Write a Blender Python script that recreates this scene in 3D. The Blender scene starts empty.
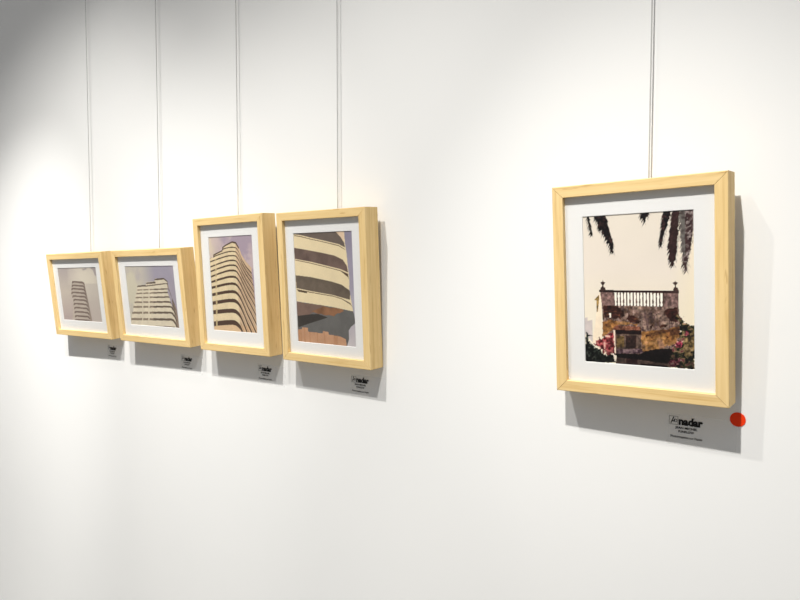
import bpy, bmesh, math, random
import numpy as np
from mathutils import Matrix, Vector

scene = bpy.context.scene
COL = scene.collection
R = math.radians

# ------------------------------------------------------------------ helpers
def lin(c):
    o = []
    for v in c[:3]:
        v = v / 255.0
        o.append(v / 12.92 if v <= 0.04045 else ((v + 0.055) / 1.055) ** 2.4)
    return o

def link(name, bm, mats, parent=None, smooth=False):
    me = bpy.data.meshes.new(name)
    bm.normal_update()
    bm.to_mesh(me); bm.free()
    o = bpy.data.objects.new(name, me)
    COL.objects.link(o)
    for m in (mats if isinstance(mats, (list, tuple)) else [mats]):
        me.materials.append(m)
    if smooth:
        for p in me.polygons: p.use_smooth = True
    if parent: o.parent = parent
    return o

def tag(o, label, cat, group=None):
    o['label'] = label; o['category'] = cat
    if group: o['group'] = group
    return o

def box(bm, x0, x1, y0, y1, z0, z1):
    v = [bm.verts.new(p) for p in ((x0,y0,z0),(x1,y0,z0),(x1,y1,z0),(x0,y1,z0),(x0,y0,z1),(x1,y0,z1),(x1,y1,z1),(x0,y1,z1))]
    for f in ((0,3,2,1),(4,5,6,7),(0,1,5,4),(1,2,6,5),(2,3,7,6),(3,0,4,7)):
        bm.faces.new([v[i] for i in f])
    return v

def nodes(name):
    m = bpy.data.materials.new(name); m.use_nodes = True
    nt = m.node_tree
    return m, nt, nt.nodes['Principled BSDF']

def plain(name, col, rough=0.6, spec=0.3):
    m, nt, b = nodes(name)
    b.inputs['Base Color'].default_value = (*col, 1)
    b.inputs['Roughness'].default_value = rough
    b.inputs['Specular IOR Level'].default_value = spec
    return m

# ---------------------------------------------------------------- materials
def wall_mat():
    m, nt, b = nodes('painted_plaster')
    N = nt.nodes; L = nt.links
    tc = N.new('ShaderNodeTexCoord')
    n1 = N.new('ShaderNodeTexNoise'); n1.inputs['Scale'].default_value = 2.0; n1.inputs['Detail'].default_value = 3
    L.new(tc.outputs['Object'], n1.inputs['Vector'])
    cr = N.new('ShaderNodeValToRGB')
    cr.color_ramp.elements[0].position = .3; cr.color_ramp.elements[0].color = (.845, .845, .835, 1)
    cr.color_ramp.elements[1].position = .7; cr.color_ramp.elements[1].color = (.865, .862, .850, 1)
    L.new(n1.outputs['Fac'], cr.inputs['Fac']); L.new(cr.outputs['Color'], b.inputs['Base Color'])
    n2 = N.new('ShaderNodeTexNoise'); n2.inputs['Scale'].default_value = 260; n2.inputs['Detail'].default_value = 2
    L.new(tc.outputs['Object'], n2.inputs['Vector'])
    bp = N.new('ShaderNodeBump'); bp.inputs['Strength'].default_value = .04; bp.inputs['Distance'].default_value = .0006
    L.new(n2.outputs['Fac'], bp.inputs['Height']); L.new(bp.outputs['Normal'], b.inputs['Normal'])
    b.inputs['Roughness'].default_value = .85; b.inputs['Specular IOR Level'].default_value = .15
    return m

def floor_mat():
    m, nt, b = nodes('grey_screed')
    N = nt.nodes; L = nt.links
    tc = N.new('ShaderNodeTexCoord')
    n1 = N.new('ShaderNodeTexNoise'); n1.inputs['Scale'].default_value = 3; n1.inputs['Detail'].default_value = 6
    L.new(tc.outputs['Object'], n1.inputs['Vector'])
    cr = N.new('ShaderNodeValToRGB')
    cr.color_ramp.elements[0].color = (.44, .435, .42, 1); cr.color_ramp.elements[1].color = (.54, .535, .52, 1)
    L.new(n1.outputs['Fac'], cr.inputs['Fac']); L.new(cr.outputs['Color'], b.inputs['Base Color'])
    b.inputs['Roughness'].default_value = .6
    return m

def wood_mat(name, along, base=(229, 199, 142), spread=1.0):
    """pale natural wood; grain stretched along one local axis"""
    m, nt, b = nodes(name)
    N = nt.nodes; L = nt.links
    tc = N.new('ShaderNodeTexCoord')
    info = N.new('ShaderNodeObjectInfo')
    add = N.new('ShaderNodeVectorMath'); add.operation = 'ADD'
    mul = N.new('ShaderNodeMath'); mul.operation = 'MULTIPLY'; mul.inputs[1].default_value = 7.0
    L.new(info.outputs['Random'], mul.inputs[0])
    L.new(tc.outputs['Object'], add.inputs[0]); L.new(mul.outputs[0], add.inputs[1])
    mp = N.new('ShaderNodeMapping')
    sc = [170.0, 170.0, 170.0]; sc['xyz'.index(along)] = 7.0
    mp.inputs['Scale'].default_value = sc
    L.new(add.outputs[0], mp.inputs['Vector'])
    n1 = N.new('ShaderNodeTexNoise'); n1.inputs['Scale'].default_value = 1.0; n1.inputs['Detail'].default_value = 5
    n1.inputs['Roughness'].default_value = .6; n1.inputs['Distortion'].default_value = .5
    L.new(mp.outputs[0], n1.inputs['Vector'])
    c = lin(base)
    cr = N.new('ShaderNodeValToRGB')
    e = cr.color_ramp.elements
    e[0].position = .28; e[0].color = (c[0]*(1-.13*spread), c[1]*(1-.19*spread), c[2]*(1-.29*spread), 1)
    e[1].position = .62; e[1].color = (c[0]*1.04, c[1]*1.05, c[2]*1.08, 1)
    k = e.new(.45); k.color = (c[0]*.98, c[1]*.965, c[2]*.93, 1)
    L.new(n1.outputs['Fac'], cr.inputs['Fac'])
    # a few small knots / flecks
    mp2 = N.new('ShaderNodeMapping')
    s2 = [150.0]*3; s2['xyz'.index(along)] = 22.0
    mp2.inputs['Scale'].default_value = s2; L.new(add.outputs[0], mp2.inputs['Vector'])
    n2 = N.new('ShaderNodeTexNoise'); n2.inputs['Scale'].default_value = 1.0; n2.inputs['Detail'].default_value = 2
    L.new(mp2.outputs[0], n2.inputs['Vector'])
    cr2 = N.new('ShaderNodeValToRGB')
    cr2.color_ramp.elements[0].position = .25; cr2.color_ramp.elements[0].color = (.62, .48, .34, 1)
    cr2.color_ramp.elements[1].position = .33; cr2.color_ramp.elements[1].color = (1, 1, 1, 1)
    L.new(n2.outputs['Fac'], cr2.inputs['Fac'])
    mx = N.new('ShaderNodeMix'); mx.data_type = 'RGBA'; mx.blend_type = 'MULTIPLY'; mx.inputs['Factor'].default_value = .6
    L.new(cr.outputs['Color'], mx.inputs[6]); L.new(cr2.outputs['Color'], mx.inputs[7])
    L.new(mx.outputs[2], b.inputs['Base Color'])
    bp = N.new('ShaderNodeBump'); bp.inputs['Strength'].default_value = .12; bp.inputs['Distance'].default_value = .0005
    L.new(n1.outputs['Fac'], bp.inputs['Height']); L.new(bp.outputs['Normal'], b.inputs['Normal'])
    b.inputs['Roughness'].default_value = .62; b.inputs['Specular IOR Level'].default_value = .25
    return m

def print_mat():
    m, nt, b = nodes('photo_paper')
    a = nt.nodes.new('ShaderNodeAttribute'); a.attribute_name = 'Print'
    nt.links.new(a.outputs['Color'], b.inputs['Base Color'])
    b.inputs['Roughness'].default_value = .55; b.inputs['Specular IOR Level'].default_value = .15
    return m

def glass_mat():
    m = bpy.data.materials.new('picture_glass'); m.use_nodes = True
    nt = m.node_tree; N = nt.nodes; L = nt.links
    for n in list(N):
        if n.type == 'BSDF_PRINCIPLED': N.remove(n)
    out = [n for n in N if n.type == 'OUTPUT_MATERIAL'][0]
    t = N.new('ShaderNodeBsdfTransparent'); t.inputs['Color'].default_value = (.99, .99, .99, 1)
    g = N.new('ShaderNodeBsdfGlossy'); g.inputs['Roughness'].default_value = .03
    lw = N.new('ShaderNodeLayerWeight')                 # Schlick reflectance, the same from both faces
    pw = N.new('ShaderNodeMath'); pw.operation = 'POWER'; pw.inputs[1].default_value = 5.0
    f = N.new('ShaderNodeMath'); f.operation = 'MULTIPLY_ADD'; f.inputs[1].default_value = .5; f.inputs[2].default_value = .02
    L.new(lw.outputs['Facing'], pw.inputs[0]); L.new(pw.outputs[0], f.inputs[0])
    mx = N.new('ShaderNodeMixShader')
    L.new(f.outputs[0], mx.inputs[0]); L.new(t.outputs[0], mx.inputs[1]); L.new(g.outputs[0], mx.inputs[2])
    L.new(mx.outputs[0], out.inputs['Surface'])
    return m

def film_mat(name, col, opacity):
    m = bpy.data.materials.new(name); m.use_nodes = True
    nt = m.node_tree; N = nt.nodes; L = nt.links
    b = N['Principled BSDF']
    out = [n for n in N if n.type == 'OUTPUT_MATERIAL'][0]
    b.inputs['Base Color'].default_value = (*col, 1); b.inputs['Roughness'].default_value = .35
    t = N.new('ShaderNodeBsdfTransparent')
    mx = N.new('ShaderNodeMixShader'); mx.inputs[0].default_value = opacity
    L.new(t.outputs[0], mx.inputs[1]); L.new(b.outputs[0], mx.inputs[2]); L.new(mx.outputs[0], out.inputs['Surface'])
    return m

M_WALL = wall_mat(); M_FLOOR = floor_mat()
M_WX = wood_mat('pale_wood_level', 'x', spread=1.3); M_WZ = wood_mat('pale_wood_upright', 'z', spread=1.3)
M_PRINT = print_mat(); M_GLASS = glass_mat()
M_MAT = plain('white_mat_board', (.83, .825, .81), .9, .1)
M_BACK = plain('brown_backing_board', (.30, .22, .14), .9, .1)
M_INK = plain('black_ink', (.012, .012, .012), .6, .2)
M_FILM = film_mat('clear_label_film', (.95, .95, .95), .06)
M_CORD = film_mat('clear_hanging_line', (.52, .52, .51), .92)
M_DOT = plain('red_dot_paper', (.90, .045, .004), .55, .2)
M_RAIL = plain('white_aluminium', (.80, .80, .79), .45, .4)

# ------------------------------------------------------------- printed photos
PRINT_SHAPES = {
 5: [
  ('side', [(0.147,0.523),(0.167,0.514),(0.166,0.742),(0.172,0.822),(0.103,0.862),(0.066,0.876),(0.106,0.718),(0.117,0.649)]),
  ('far', [(-0.0,0.697),(0.025,0.69),(0.024,0.716),(0.075,0.708),(0.073,0.863),(-0.001,0.808)]),
  ('wall', [(0.166,0.51),(0.869,0.512),(0.87,0.604),(0.881,0.725),(0.886,0.896),(0.615,0.998),(0.189,0.925)]),
  ('ochre_left', [(0.174,0.717),(0.245,0.703),(0.418,0.718),(0.485,0.734),(0.532,0.723),(0.314,0.74),(0.27,0.772),(0.172,0.822),(0.167,0.719)]),
  ('brick_a', [(0.185,0.604),(0.256,0.598),(0.317,0.606),(0.377,0.645),(0.386,0.675),(0.35,0.69),(0.254,0.693),(0.201,0.686),(0.183,0.642)]),
  ('hole', [(0.24,0.658),(0.261,0.658),(0.26,0.687),(0.243,0.689)]),
  ('brick_b', [(0.41,0.693),(0.427,0.672),(0.47,0.668),(0.52,0.685),(0.531,0.727),(0.535,0.696),(0.511,0.72),(0.435,0.713),(0.414,0.698)]),
  ('brick_c', [(0.746,0.634),(0.792,0.614),(0.861,0.61),(0.863,0.661),(0.853,0.702),(0.814,0.703),(0.767,0.676)]),
  ('ochre_right', [(0.542,0.771),(0.694,0.762),(0.797,0.746),(0.878,0.727),(0.879,0.791),(0.835,0.839),(0.683,0.886),(0.569,0.906),(0.54,0.886)]),
  ('crack_a', [(0.702,0.737),(0.734,0.721),(0.774,0.723),(0.766,0.737),(0.71,0.746)]),
  ('crack_b', [(0.613,0.748),(0.638,0.721),(0.65,0.729),(0.629,0.749)]),
  ('crack_c', [(0.571,0.797),(0.632,0.788),(0.636,0.793),(0.579,0.805)]),
  ('crack_d', [(0.757,0.792),(0.787,0.802),(0.78,0.811),(0.765,0.803)]),
  ('ledge', [(0.27,0.761),(0.314,0.74),(0.531,0.742),(0.546,0.771),(0.531,0.768),(0.296,0.773)]),
  ('rail', [(0.147,0.5),(0.536,0.504),(0.872,0.501),(0.872,0.519),(0.535,0.518),(0.218,0.517),(0.147,0.514)]),
  ('gap', [(0.293,0.517),(0.74,0.519),(0.741,0.605),(0.3,0.605)]),
  ('post_l', [(0.156,0.514),(0.293,0.515),(0.3,0.607),(0.172,0.604)]),
  ('post_r', [(0.741,0.519),(0.868,0.519),(0.865,0.609),(0.741,0.605)]),
  ('fin_lb', [(0.154,0.506),(0.165,0.482),(0.205,0.482),(0.212,0.506)]),
  ('fin_l', [(0.172,0.482),(0.179,0.47),(0.162,0.451),(0.18,0.443),(0.185,0.431),(0.19,0.443),(0.209,0.451),(0.189,0.469),(0.195,0.482)]),
  ('fin_rb', [(0.824,0.504),(0.83,0.483),(0.863,0.484),(0.872,0.505),(0.872,0.519),(0.824,0.519)]),
  ('fin_r', [(0.835,0.485),(0.842,0.472),(0.818,0.454),(0.839,0.446),(0.842,0.436),(0.846,0.446),(0.866,0.453),(0.848,0.47),(0.854,0.485)]),
  ('yellow', [(0.096,0.57),(0.146,0.532),(0.148,0.554),(0.13,0.649),(0.119,0.652),(0.118,0.573)]),
  ('balc_top', [(0.289,0.771),(0.531,0.766),(0.542,0.765),(0.539,0.796),(0.53,0.795),(0.304,0.797)]),
  ('balc', [(0.299,0.795),(0.536,0.794),(0.536,0.889),(0.3,0.902)]),
  ('balc_post', [(0.308,0.811),(0.38,0.809),(0.379,0.885),(0.307,0.889)]),
  ('balc_door', [(0.397,0.806),(0.491,0.803),(0.489,0.889),(0.395,0.891)]),
  ('balc_tile', [(0.299,0.901),(0.544,0.888),(0.543,0.92),(0.298,0.931)]),
  ('balc_edge', [(0.277,0.772),(0.295,0.772),(0.298,0.929),(0.285,0.929)]),
  ('under', [(0.293,0.931),(0.528,0.924),(0.577,0.902),(0.683,0.883),(0.795,0.876),(0.865,0.902),(0.786,0.958),(0.77,0.977),(0.526,0.964),(0.31,0.958)]),
  ('lower', [(0.305,0.955),(0.526,0.962),(0.785,0.97),(0.785,1.003),(0.291,1.013)]),
  ('lower_door', [(0.396,0.957),(0.498,0.956),(0.498,1.008),(0.395,1.008)]),
  ('lower_dark', [(0.525,0.988),(0.761,0.988),(0.761,1.013),(0.525,1.013)]),
  ('pink_l', [(0.089,0.875),(0.14,0.823),(0.171,0.841),(0.225,0.805),(0.274,0.794),(0.283,0.924),(0.213,0.95),(0.147,0.904)]),
  ('dark_l', [(-0.002,0.796),(0.045,0.807),(0.077,0.822),(0.026,0.827),(0.035,0.855),(0.102,0.9),(0.138,0.905),(0.178,0.944),(0.213,0.951),(0.271,0.936),(0.3,1.0),(-0.007,1.009)]),
  ('white_l', [(0.262,0.931),(0.277,0.933),(0.297,0.963),(0.292,0.985),(0.281,0.982),(0.284,0.958)]),
  ('leaf_l', [(0.03,0.858),(0.044,0.862),(0.102,0.897),(0.093,0.902)]),
  ('bush_r', [(0.858,0.655),(0.885,0.661),(0.9,0.698),(0.961,0.717),(1.002,0.716),(1.006,0.701),(1.005,1.008),(0.757,1.001),(0.774,0.965),(0.806,0.934),(0.81,0.898),(0.835,0.839),(0.876,0.82),(0.881,0.791),(0.884,0.727),(0.849,0.692)]),
  ('pink_r1', [(0.835,0.839),(0.882,0.817),(0.901,0.837),(0.881,0.861),(0.842,0.868)]),
  ('pink_r2', [(0.922,0.755),(0.945,0.74),(0.964,0.754),(0.936,0.795),(0.921,0.789)]),
  ('pink_r3', [(0.77,0.971),(0.802,0.94),(0.888,0.93),(0.879,0.977),(0.801,1.002)]),
  ('tan_r', [(0.905,0.836),(0.952,0.777),(1.006,0.747),(1.003,0.867),(0.972,0.909),(0.911,0.917)]),
 ],
 '5f': [
  ('frond', [(0.04,-0.005),(0.06,-0.005),(0.073,0.046),(0.087,0.122),(0.078,0.124),(0.057,0.058)]),
  ('frond', [(0.107,-0.004),(0.217,-0.001),(0.237,0.022),(0.241,0.056),(0.251,0.084),(0.267,0.134),(0.284,0.166),(0.298,0.203),(0.281,0.249),(0.268,0.242),(0.256,0.196),(0.208,0.132),(0.152,0.062)]),
  ('frond', [(0.545,-0.006),(0.626,-0.005),(0.616,0.022),(0.577,0.055),(0.55,0.027)]),
  ('frond', [(0.746,-0.001),(0.82,-0.005),(0.785,0.072),(0.759,0.123),(0.723,0.219),(0.713,0.181),(0.729,0.106),(0.738,0.04)]),
  ('frond', [(0.827,-0.004),(0.889,-0.005),(0.874,0.098),(0.862,0.215),(0.846,0.307),(0.82,0.344),(0.803,0.318),(0.789,0.243),(0.796,0.161),(0.812,0.095)]),
  ('frond_glare', [(0.886,-0.005),(1.007,-0.002),(0.996,0.117),(0.98,0.212),(0.951,0.328),(0.933,0.379),(0.911,0.335),(0.906,0.261),(0.901,0.187),(0.891,0.098)]),
 ],
 4: [
  ('cream', [(-0.024,-0.01),(0.875,-0.004),(0.884,0.103),(0.903,0.192),(0.916,0.308),(0.93,0.397),(0.926,0.505),(0.972,0.691),(0.647,0.662),(-0.002,0.625)]),
  ('cream_top', [(0.736,-0.002),(0.872,-0.004),(0.87,0.089),(0.817,0.049)]),
  ('dark', [(0.014,-0.009),(0.736,-0.002),(0.817,0.049),(0.871,0.098),(0.882,0.14),(0.779,0.108),(0.538,0.074),(0.307,0.043),(0.125,0.017),(-0.006,0.007)]),
  ('line', [(0.012,0.015),(0.124,0.026),(0.306,0.054),(0.537,0.084),(0.778,0.118),(0.877,0.152),(0.885,0.161),(0.777,0.125),(0.536,0.09),(0.305,0.06),(0.123,0.033),(0.011,0.022)]),
  ('brown', [(-0.003,0.13),(0.205,0.15),(0.476,0.179),(0.702,0.207),(0.837,0.244),(0.9,0.299),(0.915,0.354),(0.796,0.326),(0.555,0.294),(0.288,0.26),(0.003,0.232)]),
  ('line', [(0.002,0.239),(0.287,0.269),(0.554,0.304),(0.795,0.337),(0.912,0.366),(0.925,0.415),(0.913,0.397),(0.795,0.344),(0.554,0.31),(0.286,0.276),(0.002,0.245)]),
  ('umber', [(0.0,0.383),(0.276,0.398),(0.632,0.435),(0.803,0.462),(0.927,0.509),(0.937,0.527),(0.927,0.591),(0.799,0.575),(0.656,0.555),(0.282,0.527),(0.01,0.502)]),
  ('line', [(0.013,0.512),(0.281,0.535),(0.655,0.562),(0.799,0.583),(0.93,0.619),(0.963,0.654),(0.938,0.635),(0.798,0.59),(0.654,0.569),(0.28,0.542),(0.012,0.52)]),
  ('mark', [(0.028,0.521),(0.194,0.534),(0.193,0.547),(0.036,0.534)]),
  ('grey', [(0.002,0.627),(0.272,0.641),(0.647,0.662),(0.976,0.691),(1.006,0.789),(0.933,0.825),(0.886,0.861),(0.889,0.937),(0.842,1.017),(-0.019,1.021)]),
  ('mauve', [(0.002,0.63),(0.272,0.643),(0.517,0.659),(0.343,0.71),(0.224,0.739),(0.005,0.761)]),
  ('orange', [(0.266,0.708),(0.517,0.661),(0.792,0.675),(0.827,0.691),(0.641,0.74),(0.36,0.729)]),
  ('black', [(0.005,0.761),(0.263,0.737),(0.379,0.732),(0.547,0.758),(0.177,0.832),(0.007,0.869)]),
  ('pink', [(0.001,0.89),(0.074,0.882),(0.076,0.864),(0.184,0.865),(0.181,0.9),(0.441,0.906),(0.452,0.884),(0.545,0.89),(0.544,0.911),(0.737,0.92),(0.835,0.94),(0.846,1.016),(-0.015,1.021)]),
 ],
 3: [
  ('body', [(-0.017,0.224),(0.092,0.214),(0.096,0.188),(0.313,0.141),(0.317,0.114),(0.383,0.09),(0.551,0.055),(0.639,0.066),(0.701,0.123),(0.751,0.195),(0.84,0.268),(0.953,0.33),(0.95,0.385),(0.974,0.52),(1.013,1.016),(-0.059,1.021)]),
  ('cap', [(0.309,0.145),(0.314,0.111),(0.383,0.088),(0.551,0.053),(0.64,0.064),(0.701,0.121),(0.691,0.136),(0.627,0.081),(0.549,0.069),(0.391,0.101),(0.337,0.118),(0.334,0.139)]),
  ('cap', [(0.083,0.219),(0.093,0.184),(0.314,0.139),(0.311,0.154),(0.116,0.194),(0.109,0.216)]),
  ('band', [(0.003,0.17),(0.231,0.137),(0.399,0.117),(0.482,0.111),(0.563,0.11),(0.622,0.116),(0.66,0.134),(0.695,0.167),(0.729,0.215),(0.763,0.254),(0.799,0.283),(0.834,0.313),(0.871,0.334),(0.907,0.355),(0.943,0.377),(0.979,0.399),(1.015,0.421),(1.052,0.441),(1.088,0.462),(1.086,0.478),(1.05,0.458),(1.014,0.437),(0.978,0.415),(0.941,0.393),(0.905,0.372),(0.869,0.35),(0.832,0.329),(0.797,0.298),(0.761,0.268),(0.727,0.228),(0.694,0.179),(0.658,0.145),(0.621,0.127),(0.561,0.121),(0.48,0.122),(0.398,0.128),(0.229,0.148),(0.001,0.181)]),
  ('thin', [(0.725,0.24),(0.76,0.28),(0.795,0.31),(0.831,0.34),(0.867,0.362),(0.904,0.383),(0.94,0.404),(0.976,0.426),(1.012,0.449),(1.048,0.469),(1.084,0.489),(1.084,0.496),(1.048,0.476),(1.011,0.456),(0.975,0.434),(0.939,0.411),(0.903,0.39),(0.866,0.369),(0.83,0.347),(0.794,0.317),(0.759,0.287),(0.724,0.248)]),
  ('band', [(-0.005,0.216),(0.224,0.181),(0.393,0.159),(0.476,0.153),(0.557,0.152),(0.617,0.158),(0.654,0.175),(0.69,0.207),(0.724,0.253),(0.758,0.291),(0.794,0.322),(0.829,0.354),(0.865,0.378),(0.901,0.401),(0.938,0.424),(0.973,0.448),(1.009,0.473),(1.045,0.496),(1.081,0.518),(1.079,0.535),(1.043,0.513),(1.007,0.49),(0.971,0.465),(0.935,0.441),(0.899,0.418),(0.863,0.395),(0.827,0.37),(0.791,0.338),(0.756,0.306),(0.722,0.266),(0.688,0.22),(0.653,0.187),(0.615,0.169),(0.555,0.164),(0.474,0.165),(0.391,0.171),(0.222,0.193),(-0.007,0.228)]),
  ('thin', [(0.72,0.279),(0.754,0.318),(0.79,0.35),(0.825,0.382),(0.862,0.406),(0.898,0.429),(0.934,0.452),(0.97,0.477),(1.006,0.501),(1.042,0.524),(1.078,0.546),(1.077,0.554),(1.041,0.531),(1.005,0.509),(0.969,0.484),(0.933,0.46),(0.897,0.436),(0.861,0.413),(0.824,0.389),(0.789,0.357),(0.754,0.326),(0.719,0.286)]),
  ('band', [(-0.011,0.257),(0.217,0.223),(0.387,0.202),(0.47,0.195),(0.551,0.195),(0.611,0.2),(0.649,0.217),(0.684,0.247),(0.718,0.291),(0.753,0.33),(0.788,0.362),(0.824,0.395),(0.86,0.422),(0.896,0.447),(0.932,0.472),(0.967,0.499),(1.003,0.525),(1.039,0.55),(1.074,0.575),(1.072,0.594),(1.037,0.569),(1.001,0.544),(0.965,0.517),(0.929,0.49),(0.893,0.465),(0.857,0.44),(0.821,0.413),(0.786,0.379),(0.751,0.346),(0.716,0.306),(0.682,0.262),(0.647,0.231),(0.609,0.213),(0.549,0.208),(0.468,0.209),(0.385,0.216),(0.215,0.237),(-0.014,0.271)]),
  ('thin', [(0.714,0.321),(0.749,0.361),(0.784,0.394),(0.819,0.428),(0.855,0.455),(0.892,0.479),(0.928,0.505),(0.963,0.531),(0.999,0.558),(1.035,0.583),(1.071,0.608),(1.07,0.615),(1.034,0.59),(0.998,0.565),(0.962,0.538),(0.927,0.512),(0.891,0.487),(0.854,0.462),(0.818,0.435),(0.783,0.401),(0.748,0.368),(0.713,0.328)]),
  ('band', [(-0.02,0.312),(0.209,0.275),(0.379,0.252),(0.463,0.245),(0.544,0.243),(0.604,0.249),(0.642,0.265),(0.678,0.294),(0.713,0.335),(0.747,0.374),(0.782,0.408),(0.817,0.444),(0.853,0.473),(0.889,0.499),(0.925,0.527),(0.96,0.555),(0.996,0.584),(1.031,0.612),(1.067,0.639),(1.065,0.659),(1.029,0.631),(0.993,0.604),(0.958,0.575),(0.922,0.546),(0.887,0.519),(0.851,0.492),(0.815,0.463),(0.78,0.427),(0.745,0.392),(0.71,0.352),(0.676,0.311),(0.64,0.281),(0.602,0.264),(0.542,0.259),(0.46,0.26),(0.377,0.268),(0.207,0.291),(-0.023,0.328)]),
  ('thin', [(0.708,0.366),(0.743,0.406),(0.778,0.441),(0.813,0.477),(0.849,0.506),(0.885,0.533),(0.921,0.56),(0.956,0.589),(0.992,0.618),(1.027,0.645),(1.063,0.673),(1.062,0.68),(1.027,0.653),(0.991,0.625),(0.955,0.596),(0.92,0.567),(0.884,0.54),(0.848,0.514),(0.812,0.484),(0.777,0.448),(0.742,0.414),(0.707,0.374)]),
  ('band', [(-0.028,0.362),(0.202,0.325),(0.372,0.301),(0.456,0.294),(0.537,0.293),(0.597,0.298),(0.635,0.314),(0.672,0.341),(0.707,0.38),(0.741,0.419),(0.776,0.455),(0.811,0.492),(0.847,0.524),(0.882,0.552),(0.918,0.581),(0.953,0.612),(0.989,0.643),(1.024,0.673),(1.059,0.703),(1.057,0.724),(1.022,0.694),(0.986,0.664),(0.951,0.633),(0.916,0.602),(0.88,0.573),(0.844,0.545),(0.809,0.512),(0.774,0.475),(0.739,0.439),(0.704,0.398),(0.669,0.359),(0.633,0.331),(0.595,0.315),(0.535,0.31),(0.453,0.312),(0.37,0.319),(0.199,0.342),(-0.031,0.38)]),
  ('thin', [(0.702,0.414),(0.737,0.455),(0.772,0.491),(0.806,0.528),(0.842,0.561),(0.878,0.589),(0.914,0.618),(0.949,0.649),(0.984,0.68),(1.02,0.71),(1.055,0.74),(1.054,0.748),(1.019,0.718),(0.983,0.688),(0.948,0.657),(0.913,0.626),(0.877,0.597),(0.841,0.568),(0.806,0.536),(0.771,0.498),(0.736,0.462),(0.701,0.422)]),
  ('band', [(-0.038,0.419),(0.193,0.381),(0.364,0.356),(0.448,0.348),(0.53,0.347),(0.59,0.351),(0.628,0.367),(0.665,0.393),(0.7,0.429),(0.735,0.469),(0.77,0.506),(0.804,0.545),(0.84,0.579),(0.875,0.61),(0.911,0.641),(0.946,0.674),(0.981,0.708),(1.016,0.74),(1.051,0.772),(1.049,0.795),(1.013,0.762),(0.978,0.73),(0.943,0.696),(0.908,0.663),(0.872,0.632),(0.837,0.602),(0.802,0.567),(0.767,0.527),(0.732,0.49),(0.697,0.449),(0.662,0.413),(0.625,0.386),(0.587,0.371),(0.527,0.366),(0.445,0.368),(0.361,0.376),(0.19,0.4),(-0.041,0.439)]),
  ('thin', [(0.694,0.47),(0.729,0.511),(0.764,0.548),(0.799,0.588),(0.834,0.623),(0.87,0.653),(0.905,0.684),(0.941,0.718),(0.976,0.751),(1.011,0.784),(1.046,0.816),(1.045,0.823),(1.01,0.791),(0.975,0.759),(0.94,0.725),(0.904,0.692),(0.869,0.661),(0.833,0.63),(0.798,0.595),(0.763,0.556),(0.728,0.518),(0.694,0.478)]),
  ('band', [(-0.047,0.477),(0.183,0.442),(0.355,0.42),(0.438,0.413),(0.521,0.411),(0.581,0.416),(0.619,0.431),(0.656,0.455),(0.692,0.489),(0.727,0.529),(0.762,0.568),(0.796,0.609),(0.831,0.646),(0.867,0.678),(0.902,0.711),(0.937,0.747),(0.972,0.783),(1.007,0.817),(1.042,0.852),(1.039,0.876),(1.004,0.842),(0.969,0.807),(0.934,0.771),(0.899,0.735),(0.864,0.702),(0.828,0.67),(0.793,0.633),(0.759,0.591),(0.724,0.552),(0.689,0.512),(0.653,0.478),(0.616,0.453),(0.578,0.438),(0.517,0.433),(0.435,0.435),(0.351,0.443),(0.18,0.465),(-0.051,0.5)]),
  ('thin', [(0.686,0.535),(0.721,0.576),(0.755,0.615),(0.79,0.657),(0.825,0.694),(0.861,0.727),(0.896,0.76),(0.931,0.795),(0.966,0.831),(1.001,0.866),(1.036,0.901),(1.035,0.908),(1.0,0.873),(0.965,0.839),(0.93,0.803),(0.895,0.767),(0.86,0.734),(0.824,0.702),(0.789,0.664),(0.755,0.622),(0.72,0.583),(0.685,0.543)]),
  ('band', [(-0.057,0.536),(0.173,0.508),(0.344,0.49),(0.428,0.484),(0.511,0.482),(0.571,0.487),(0.61,0.501),(0.647,0.524),(0.683,0.555),(0.718,0.596),(0.753,0.636),(0.787,0.679),(0.822,0.719),(0.857,0.753),(0.893,0.788),(0.927,0.826),(0.962,0.864),(0.997,0.902),(1.032,0.939),(1.029,0.965),(0.994,0.928),(0.959,0.891),(0.924,0.853),(0.889,0.815),(0.854,0.78),(0.819,0.745),(0.784,0.705),(0.749,0.662),(0.715,0.622),(0.68,0.582),(0.644,0.55),(0.606,0.527),(0.568,0.513),(0.507,0.508),(0.424,0.51),(0.34,0.516),(0.169,0.535),(-0.061,0.563)]),
  ('thin', [(0.676,0.609),(0.711,0.65),(0.746,0.69),(0.78,0.734),(0.815,0.775),(0.85,0.809),(0.886,0.844),(0.921,0.882),(0.955,0.92),(0.99,0.957),(1.025,0.995),(1.024,1.002),(0.989,0.965),(0.955,0.927),(0.92,0.889),(0.885,0.851),(0.849,0.816),(0.814,0.782),(0.779,0.742),(0.745,0.698),(0.71,0.657),(0.675,0.616)]),
  ('band', [(-0.069,0.61),(0.161,0.586),(0.332,0.57),(0.416,0.565),(0.499,0.563),(0.56,0.568),(0.599,0.581),(0.636,0.602),(0.673,0.632),(0.708,0.672),(0.743,0.714),(0.777,0.759),(0.811,0.802),(0.847,0.838),(0.882,0.875),(0.917,0.915),(0.951,0.956),(0.986,0.996),(1.02,1.036),(1.017,1.066),(0.982,1.026),(0.948,0.985),(0.913,0.945),(0.878,0.905),(0.843,0.868),(0.808,0.831),(0.773,0.789),(0.739,0.744),(0.704,0.703),(0.669,0.662),(0.632,0.633),(0.595,0.613),(0.556,0.599),(0.495,0.595),(0.412,0.597),(0.328,0.602),(0.156,0.618),(-0.074,0.643)]),
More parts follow.
